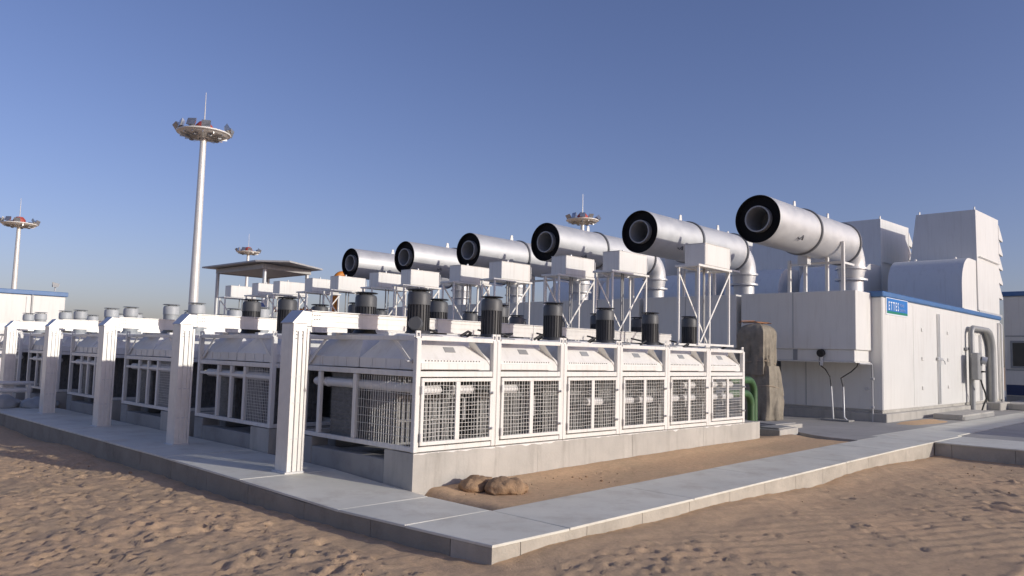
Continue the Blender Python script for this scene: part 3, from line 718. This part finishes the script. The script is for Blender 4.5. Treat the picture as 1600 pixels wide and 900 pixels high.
m = MB(); m.ring((.40, -.1, 1.05), (.46, -.26, 1.0), .13, .15, 18); m.build('socket', 'steel', t, 40)
m = MB(); m.tube([(.5, -.05, .3), (.55, -.1, .05), (.9, -.1, -.2), (1.0, -.1, -.4), (.8, -.05, -.65), (.7, 0, -.9)], .03, 8); m.build('cable', 'cable', t, 60)
m = MB(); m.box(.35, .6, -.2, -.1, .58, .64, .01); m.build('switch_lever', 'cable', t)
t = thing('entry_step', (20.9, -1.2, 0), 'low concrete step slab in front of the container door', 'step')
m = MB(); m.box(0, 3.9, 0, .85, .003, .17, .015); m.build('tread', 'concrete', t); m = MB(); m.box(.06, 3.84, -.02, -.001, .003, .11); m.build('riser', 'concrete_dark', t)
t = thing('step_block', (29.9, -1.25, 0), 'concrete block step at the far end of the near container', 'step')
m = MB(); m.box(0, 2.2, 0, .95, .003, .25, .02); m.build('tread', 'concrete', t); m = MB(); m.box(2.6, 6, .0, 1.3, .003, .2, .02); m.build('landing', 'concrete_dark', t)
t = thing('conduit_pair', (16.7, 1.05, 0), 'pair of thin steel conduits with cables rising to the overhanging box', 'conduit')
for i, (x, y) in enumerate(((0, .12), (0, -.2))):
    m = MB(); m.tube([(x, y - .1 if i else y, .02), (x, y, .12), (x, y + (.02 if i else .05), 1.0)], .028, 10); m.build('conduit', 'steel', t, 50)
m = MB(); m.tube([(0, .17, 1.0), (0, .2, 1.28), (0, .34, 1.5), (-.2, .42, 1.62), (-.36, .35, 1.85)], .018, 8); m.build('cable', 'cable', t, 60)
m = MB(); m.tube([(0, -.18, 1.0), (0, -.12, 1.25), (0, -.42, 1.45), (0, -.58, 1.6), (0, -.62, 1.72)], .018, 8); m.build('cable', 'cable', t, 60)
m = MB(); m.box(-.22, .2, -.42, .4, .0, .05, .01); m.build('foot_plate', 'concrete_dark', t)
t = thing('wall_lamp', (16.33, 1.36, 1.76), 'small black round lamp under the overhanging box', 'lamp')
m = MB(); m.lathe((.05, 0, .22), (-.09, 0, .2), [(0, .11), (.7, .12), (1, .1)], 18); m.build('housing', 'cable', t, 40)
m = MB(); m.box(-.03, .03, -.05, .03, -.16, .12, .008); m.build('bracket', 'steel', t)

# wrapped machine and green pipes
def tarp_bag():
    t = thing('wrapped_machine', (14.95, 2.62, 0), 'tall bulky machine wrapped in dusty brown tarpaulin and tied with rope', 'wrapped machine')
    def cover(name, z0, z1, r0, r1, ox, oy, top, seed, hem):
        n, rows = 96, 44; v = []; f = []
        for j in range(rows + 1):
            u = j / rows; z = z0 + (z1 - z0) * u; R = r0 + (r1 - r0) * u
            if top and u > .72: R *= math.sqrt(max(.0004, 1 - ((u - .72) / .283) ** 3))
            if not top: R *= 1 - .12 * max(0, (u - .75) / .25) ** 2
            wave = hem * (1 - u) ** 1.4 + .022
            for i in range(n):
                a = 2 * math.pi * i / n; c, s_ = math.cos(a), math.sin(a); sq = 1 / max(abs(c), abs(s_)) ** .78
                p = Vector((c * 1.2 + seed, s_ * 1.2, z * .5)); w = noise.noise(p * 1.3)
                k = math.sin(a * 8 + 5 * w + seed); k = k * abs(k) ** .5 if k < 0 else k * .6
                rr = R * sq * (1 + wave * k + .05 * w + .04 * noise.noise(p * 4.2) - .05 * math.exp(-(noise.noise(p * 2.1 + Vector((0, 0, 3))) / .07) ** 2) * (1 if u < .9 else 0) + .05 * (1 - u) * noise.noise(p * 2.4))
                dz = .07 * (1 - u) ** 3 * (noise.noise((c * 2 + seed, s_ * 2, 1.)) if z0 > .5 else 0)
                v.append((ox + rr * c, oy + rr * s_, z + dz))
        for j in range(rows):
            for i in range(n): f.append((j * n + i, j * n + (i + 1) % n, (j + 1) * n + (i + 1) % n, (j + 1) * n + i))
        f.append(tuple(rows * n + i for i in range(n)))
        m = MB(); m.add(v, f); m.build(name, 'tarp', t, 60)
    cover('lower_tarpaulin', .01, 1.55, .49, .42, .02, -.10, False, 2.7, .11)
    cover('upper_tarpaulin', 1.30, 2.78, .43, .45, -.05, .05, True, 5.1, .10)
    for z, R, oy in ((1.66, .445, 0.05), (.95, .475, -.08)):
        m = MB(); pts = []
        for i in range(41):
            a = 2 * math.pi * i / 40; sq = 1 / max(abs(math.cos(a)), abs(math.sin(a))) ** .78
            pts.append((R * sq * .97 * math.cos(a) - .05, oy + R * sq * .97 * math.sin(a), z + .04 * math.sin(a * 2)))
        m.tube(pts, .012, 6); m.build('rope', 'rope', t, 60)
    for i in range(7):
        a = random.uniform(0, 6.28); x, y = .3 * math.cos(a), .12 + .2 * math.sin(a); b = random.uniform(0, 6.28); m = MB(); m.bar((x - .25 * math.cos(b), y - .25 * math.sin(b), 2.78 + .01 * i), (x + .25 * math.cos(b), y + .25 * math.sin(b), 2.79 + .012 * i), .05, .02); m.build('loose_slat', 'rust', t)
tarp_bag()
for i, (x, y, h, lb) in enumerate(((10.15, .68, 1.24, 'green bent water pipe behind the last front radiator, taller of two'), (9.75, .5, .95, 'green bent water pipe behind the last front radiator, shorter of two'))):
    t = thing('water_pipe', (x, y, 0), lb, 'pipe', 'green water pipes')
    m = MB(); w = .62 - .1 * i; pts = [(-.6, 0, h)] + [(w - .3 + .3 * math.sin(a), 0, h - .3 + .3 * math.cos(a)) for a in [math.pi / 2 * q / 8 for q in range(9)]] + [(w, 0, -.2)]
    m.tube(pts, .085, 16); m.build('bent_pipe', 'green', t, 50)
    m = MB(); m.lathe((w, 0, .1), (w, 0, .14), [(0, .13), (1, .13)], 16); m.build('flange', 'green', t, 40)

# concrete blocks and sand sacks by the plinth
for x, y, dx, dy, h, a, lb in ((11.35, .40, 1.2, .62, .24, .08, 'flat concrete block lying past the plinth end, nearer of two'), (12.75, 1.0, 1.4, .6, .22, -.05, 'flat concrete block lying past the plinth end, farther of two')):
    t = thing('concrete_block', (x, y, -.12), lb, 'block', 'loose concrete blocks')
    t.rotation_euler.z = a
    m = MB(); m.box(-dx / 2, dx / 2, -dy / 2, dy / 2, 0, h, .012); m.build('block', 'concrete', t)
    m = MB(); m.box(-dx / 2 + .1, dx / 2 - .25, -dy / 2 + .06, dy / 2 - .1, h + .001, h + .035, .008); m.build('capping', 'concrete_dark', t)
def sack(loc, L, R, rz, seed, lb):
    m = MB(); n = 28; k = 22; v = []; f = []
    for j in range(k + 1):
        u = -1 + 2 * j / k; w = (1 - abs(u) ** 2.6) ** .5 if abs(u) < 1 else 0
        w = max(w, .12) * (1 - .35 * math.exp(-((u - .78) / .08) ** 2))
        for i in range(n):
            a = 2 * math.pi * i / n; p = Vector((u * 1.4, math.cos(a), math.sin(a)))
            rr = R * w * (1 + .28 * noise.noise(p * 1.6 + Vector((seed, 0, 0))) + .12 * noise.noise(p * 4 + Vector((0, seed, 0))) - .13 * math.exp(-(noise.noise(p * 2.3 + Vector((seed, seed, 0))) / .07) ** 2) + .04 * math.sin(a * 9 + u * 8 + 4 * noise.noise(p * 2)))
            z = math.sin(a) * rr * .8; z = max(z, -R * .35)
            v.append((u * L / 2, math.cos(a) * rr * 1.15, z + R * .35))
    for j in range(k):
        for i in range(n): f.append((j * n + i, j * n + (i + 1) % n, (j + 1) * n + (i + 1) % n, (j + 1) * n + i))
    f.append(tuple(range(n))[::-1]); f.append(tuple(k * n + i for i in range(n)))
    m.add(v, f); o = m.build('sand_sack', 'sack', None, 80); o.location = loc; o.rotation_euler = (0, 0, rz)
    tag(o, lb, 'sack', 'sand sacks against the plinth')
mat('sack', (.33, .215, .125), .95, var=.25, vscale=9, dirt=(.2, .13, .08), dirt_amt=.6, bump=.6, bscale=40, bdist=.02)
sack((.86, -.32, -.13), .62, .16, .25, 1.3, 'brown sand sack lying against the front plinth, left of two')
sack((1.02, -.72, -.13), .60, .165, -.55, 4.6, 'brown sand sack slumped on the sand before the plinth, right of two')

# ------------------------------------------------------------------ high mast lights
def mast(x, y, zd, sc, lb):
    t = thing('light_mast', (x, y, -.4), lb, 'light mast', 'high mast lights')
    H = zd + .4; R = 1.75 * sc
    m = MB(); m.ring((0, 0, 0), (0, 0, H + .3), .36 * sc, .20 * sc, 20); m.build('pole', 'galv', t, 40)
    m = MB(); m.ring((0, 0, 0), (0, 0, .25), .6 * sc, .55 * sc, 16); m.build('base_flange', 'galv', t, 40)
    m = MB(); m.lathe((0, 0, H - .30 * sc), (0, 0, H + .1 * sc), [(0, .30 * sc), (.2, .55 * sc), (.45, R * .86), (.8, R), (1, R), (1, R * .9), (.8, R * .82), (.35, .55 * sc), (.3, .3 * sc)], 14, False, False)
    m.build('ring_platform', 'galv', t)
    for i in range(14):
        a = 2 * math.pi * (i + .5) / 14; m = MB(); m.bar((.5 * sc * math.cos(a), .5 * sc * math.sin(a), H - .26 * sc), (R * .9 * math.cos(a), R * .9 * math.sin(a), H - .15 * sc), .05 * sc, .12 * sc); m.build('rib', 'mirror_steel', t)
    for i in range(7):
        a = 2 * math.pi * (i + .2) / 7; m = MB(); x_, y_ = R * .6 * math.cos(a), R * .6 * math.sin(a); m.box(x_ - .13 * sc, x_ + .13 * sc, y_ - .13 * sc, y_ + .13 * sc, H - .33 * sc, H - .15 * sc, .03); m.build('ballast_box', 'grey_paint', t)
    m = MB(); m.tube([(R * 1.0 * math.cos(2 * math.pi * i / 28), R * 1.0 * math.sin(2 * math.pi * i / 28), H + .06 * sc) for i in range(29)], .055 * sc, 6); m.build('rim', 'white', t, 60)
    m = MB()
    for i in range(12):
        a = 2 * math.pi * i / 12; m.bar((.3 * sc * math.cos(a), .3 * sc * math.sin(a), H + .15 * sc), (R * .9 * math.cos(a), R * .9 * math.sin(a), H + .12 * sc), .06 * sc)
    m.build('spokes', 'steel', t)
    for i in range(12):
        if i in (4, 9): continue
        a = 2 * math.pi * (i + .3) / 12; u = Vector((math.cos(a), math.sin(a), 0)); s = Vector((-u.y, u.x, 0)); c = u * R * .96 + Vector((0, 0, H + .36 * sc))
        n = (u * .75 + s * (.5 * math.sin(i * 2.7)) + Vector((0, 0, .5 * math.cos(i * 1.9)))).normalized(); s = (s - n * s.dot(n)).normalized(); up = s.cross(n)
        w, h, d = .30 * sc, .27 * sc, .13 * sc; v = []
        for q, e in ((-1, .62), (1, 1.)):
            for aa, bb in ((-1, -1), (1, -1), (1, 1), (-1, 1)): v.append(c + n * d * q + s * w * aa * e + up * h * bb * e)
        m = MB(); m.add(v, [(0, 3, 2, 1), (4, 5, 6, 7), (0, 1, 5, 4), (1, 2, 6, 5), (2, 3, 7, 6), (3, 0, 4, 7)]); fl = m.build('floodlight', 'mirror_steel', t)
        m = MB(); m.add([p + n * .01 * sc for p in v[4:]] + [c + n * (d + .03 * sc)], [(0, 1, 4), (1, 2, 4), (2, 3, 4), (3, 0, 4)]); m.build('lens', 'lens', fl)
    m = MB(); m.lathe((0, 0, H + .12 * sc), (0, 0, H + .85 * sc), [(0, .6 * sc), (.6, .6 * sc), (1, .35 * sc)], 20); m.build('winch_cover', 'red', t, 40)
    m = MB(); m.ring((0, 0, H + .6 * sc), (0, 0, H + 3.0 * sc), .05 * sc, .02 * sc, 8); m.build('lightning_rod', 'galv', t)
mast(15.98, 43.52, 16.1, .98, 'tall silver light mast with floodlight ring, large one at left')
mast(16.28, 89.56, 14.4, .98, 'distant pale light mast behind the far left container')
mast(52.01, 107.1, 16.6, 1.0, 'small distant light mast behind the open canopy')
mast(65.51, 50.25, 17.85, 1.1, 'light mast whose ring shows above the third silencer')

# ------------------------------------------------------------------ canopy, far containers, yard clutter
t = thing('canopy', (14.6, 30.3, 0), 'open flat roofed steel canopy on posts behind the tanks', 'canopy')
m = MB(); m.prism([(-2.5, 3.5), (-2.45, -2.4), (-1.3, -3.7), (1.8, -1.8), (1.8, 3.5)][::-1], 2, 5.95, 6.03); m.build('roof_sheet', 'canopy', t)
m = MB()
for a, b in (((-1.9, 2.9), (-1.9, -2.3)), ((-1.9, -2.3), (1.2, -1.5)), ((1.2, -1.5), (1.2, 2.9)), ((1.2, 2.9), (-1.9, 2.9))): m.bar((*a, 5.79), (*b, 5.79), .14, .25)
m.build('ring_beam', 'canopy', t)
for x, y in ((-1.9, 2.8), (-1.75, -2.1), (1.1, -1.4), (1.1, 2.8)):
    m = MB(); m.ring((x, y, -.3), (x, y, 5.67), .095, .095, 12); m.build('post', 'steel', t, 40)
m = MB(); m.prism([(-1.95, 2.9), (-1.9, -2.35), (1.2, -1.55), (1.25, 2.9)], 2, 5.69, 5.74); m.build('ceiling', 'canopy', t)

def far_container(loc, L, D, h, label, windows=()):
    t = thing('site_container', loc, label, 'container')
    m = MB(); m.box(0, L, 0, D, -.4, h - .2, .03); m.build('wall', 'white_wall', t)
    m = MB(); m.box(-.08, L + .08, -.08, D + .06, h - .2, h, .02); m.build('roof_trim', 'blue_trim', t)
    return t
t = far_container((-9, 31.75, 0), 13.88, 3.2, 3.98, 'white container with blue roof edge at far left')
for x in (1.5, 4.5, 7.5, 10.4, 12.3):
    m = MB(); m.box(x, x + .05, -.03, -.001, .2, 3.7); m.build('panel_joint', 'hood', t)
m = MB(); m.box(12.5, 12.56, -.06, -.031, .5, 4.0); m.build('conduit', 'conduit', t)
t = thing('roof_floodlight', (4.45, 31.9, 3.98), 'small floodlight on the roof of the far left container', 'floodlight')
m = MB(); m.ring((0, 0, 0), (0, 0, .3), .03, .03, 8); m.build('stem', 'steel', t)
m = MB(); m.add([(-.12, -.1, .22), (.1, -.1, .22), (.16, -.1, .38), (-.16, -.1, .46), (-.1, .12, .24), (.08, .12, .24), (.1, .12, .36), (-.1, .12, .40)], [(0, 1, 2, 3), (4, 7, 6, 5), (0, 4, 5, 1), (1, 5, 6, 2), (2, 6, 7, 3), (3, 7, 4, 0)]); m.build('head', 'grey_paint', t)

t = thing('site_cabin', (38, -14, 0), 'grey shaded cabin with blue roof edge and dark window at right edge', 'cabin')
m = MB(); m.box(0, 8, 0, 15.15, .3, 5.2, .03); m.build('wall', 'white_wall', t)
m = MB(); m.box(-.1, 8.1, -.1, 15.25, 5.2, 5.42, .02); m.build('roof_trim', 'blue_trim', t)
m = MB(); m.box(-.03, -.002, .0, 15.1, .35, .85); m.build('base_band', 'navy', t)
m = MB(); m.box(-.02, 8, 0, 15.12, -.3, .298); m.build('base', 'concrete_dark', t)
m = MB(); m.box(-.02, -.002, 0, 15.1, 3.2, 3.25); m.box(-.03, -.003, 0, 15.1, 1.55, 1.6); m.build('panel_joint', 'grey_paint', t)
for y in (3.5, 8.0, 12.9):
    m = MB(); m.box(-.04, -.003, y, y + 2.0, 1.66, 3.0, .01); w = m.build('window', 'grey_paint', t); m = MB(); m.box(-.046, -.041, y + .1, y + 1.9, 1.76, 2.9); m.build('pane', 'glass', w)

# gas pipework beyond the rear rows
t = thing('gas_pipe', (14.2, 23.9, 0), 'orange bent gas pipe rising behind the rear tanks', 'pipe')
m = MB(); m.tube([(0, 0, 0), (0, 0, 4.9)] + [(.35 - .35 * math.cos(a), -.1, 4.95 + .35 * math.sin(a)) for a in [math.pi / 2 * i / 6 for i in range(7)]] + [(1.4, -.3, 5.3)], .17, 14); m.build('bent_pipe', 'orange', t, 50)
m = MB(); m.lathe((0, 0, 3.0), (0, 0, 3.12), [(0, .3), (1, .3)], 16); m.build('flange', 'rust', t, 40)
t = thing('gas_skid', (11.2, 23.6, 0), 'rusty yellow pipe skid between the rear tanks', 'pipe skid')
m = MB()
for i in range(5): m.ring((i * .42, 0, 0), (i * .42, 0, 3.6), .07, .07, 8)
m.build('stand_pipe', 'rust', t, 40)
m = MB(); m.tube([(-.3, -.1, 3.4), (2.2, -.1, 3.4)], .12, 10); m.tube([(-.3, .15, 2.9), (2.2, .15, 2.9)], .09, 10); m.build('manifold', 'orange', t, 40)
m = MB(); m.box(-.4, 2.3, -.4, .5, -.3, .2, .02); m.build('skid_base', 'steel', t)
t = thing('storage_tank', (9.6, 22.9, 0), 'dark blue cylindrical tank behind the second row motors', 'tank')
m = MB(); m.lathe((0, 0, -.3), (0, 0, 3.6), [(0, .5), (.95, .5), (1, .36)], 24); m.build('shell', 'barrel', t, 40)
m = MB(); m.lathe((0, 0, 2.4), (0, 0, 2.46), [(0, .53), (1, .53)], 24); m.lathe((0, 0, 1.2), (0, 0, 1.26), [(0, .53), (1, .53)], 24); m.build('hoop', 'navy', t, 40)
# far end of the walkway: low rack and plastic covered bales
t = thing('pipe_rack', (-1.3, 16.6, 0), 'low white pipe rail crossing the far end of the walkway', 'rail')
m = MB(); m.tube([(-1.6, 0, .55), (1.2, 0, .55)], .05, 10); m.tube([(-1.6, .1, .35), (1.2, .1, .35)], .07, 10); m.build('rail', 'pipe_white', t, 50)
for x in (-1.4, -.2, 1.1):
    m = MB(); m.box(x - .04, x + .04, -.04, .16, -.35, .6, .006); m.build('post', 'white', t)
def bale(x, y, L, R, rz, seed, lb):
    sack((x, y, -.02), L, R, rz, seed, lb); o = COL.objects[-1]
    o.name = 'bale'; o.data.materials.clear(); o.data.materials.append(M['motor_pale']); o['group'] = 'wrapped bales at the walkway end'; o['category'] = 'bale'
bale(-1.35, 15.2, 1.3, .3, .1, 2.2, 'grey plastic wrapped bale at the far end of the walkway, left one')
bale(-.35, 14.9, .9, .24, -.2, 6.1, 'grey plastic wrapped bale at the far end of the walkway, right one')

# pebbles and clods on the sand: nobody could count them
peb = MB(); rr = random.Random(12)
ico = [(0, 0, 1), (.9, 0, .45), (.28, .85, .45), (-.72, .53, .45), (-.72, -.53, .45), (.28, -.85, .45), (.72, .53, -.45), (-.28, .85, -.45), (-.9, 0, -.45), (-.28, -.85, -.45), (.72, -.53, -.45), (0, 0, -1)]
icf = [(0, 1, 2), (0, 2, 3), (0, 3, 4), (0, 4, 5), (0, 5, 1), (1, 6, 2), (2, 7, 3), (3, 8, 4), (4, 9, 5), (5, 10, 1), (6, 7, 2), (7, 8, 3), (8, 9, 4), (9, 10, 5), (10, 6, 1), (11, 7, 6), (11, 8, 7), (11, 9, 8), (11, 10, 9), (11, 6, 10)]
for i in range(420):
    q = rr.random()
    if q < .4: x, y, z = rr.uniform(-6, -1.7), rr.uniform(-6, 6), -.33
    elif q < .75: x, y, z = rr.uniform(-3, 13), rr.uniform(-8, -3), -.33
    else: x, y, z = rr.uniform(.4, 10), rr.uniform(-1.3, -.25), -.125
    s = rr.uniform(.006, .022) * (1.6 if rr.random() < .1 else 1)
    dg_ = None
    peb.add([(x + s * a * rr.uniform(.7, 1.2), y + s * b * rr.uniform(.7, 1.2), z + .02 + s * .6 * c) for a, b, c in ico], icf)
tag(peb.build('pebbles', 'sack'), 'small stones and clods scattered over the sand', 'pebbles', kind='stuff')

t = far_container((20.5, -18.6, 0), 15, 3.1, 3.85, 'unseen white container added beyond the right edge to shade the yard')  # added out of view so that its shadow falls across the yard
for x in (2.5, 7.5, 12.5):
    m = MB(); m.box(x, x + .05, 3.101, 3.13, .2, 3.55); m.build('panel_joint', 'hood', t)
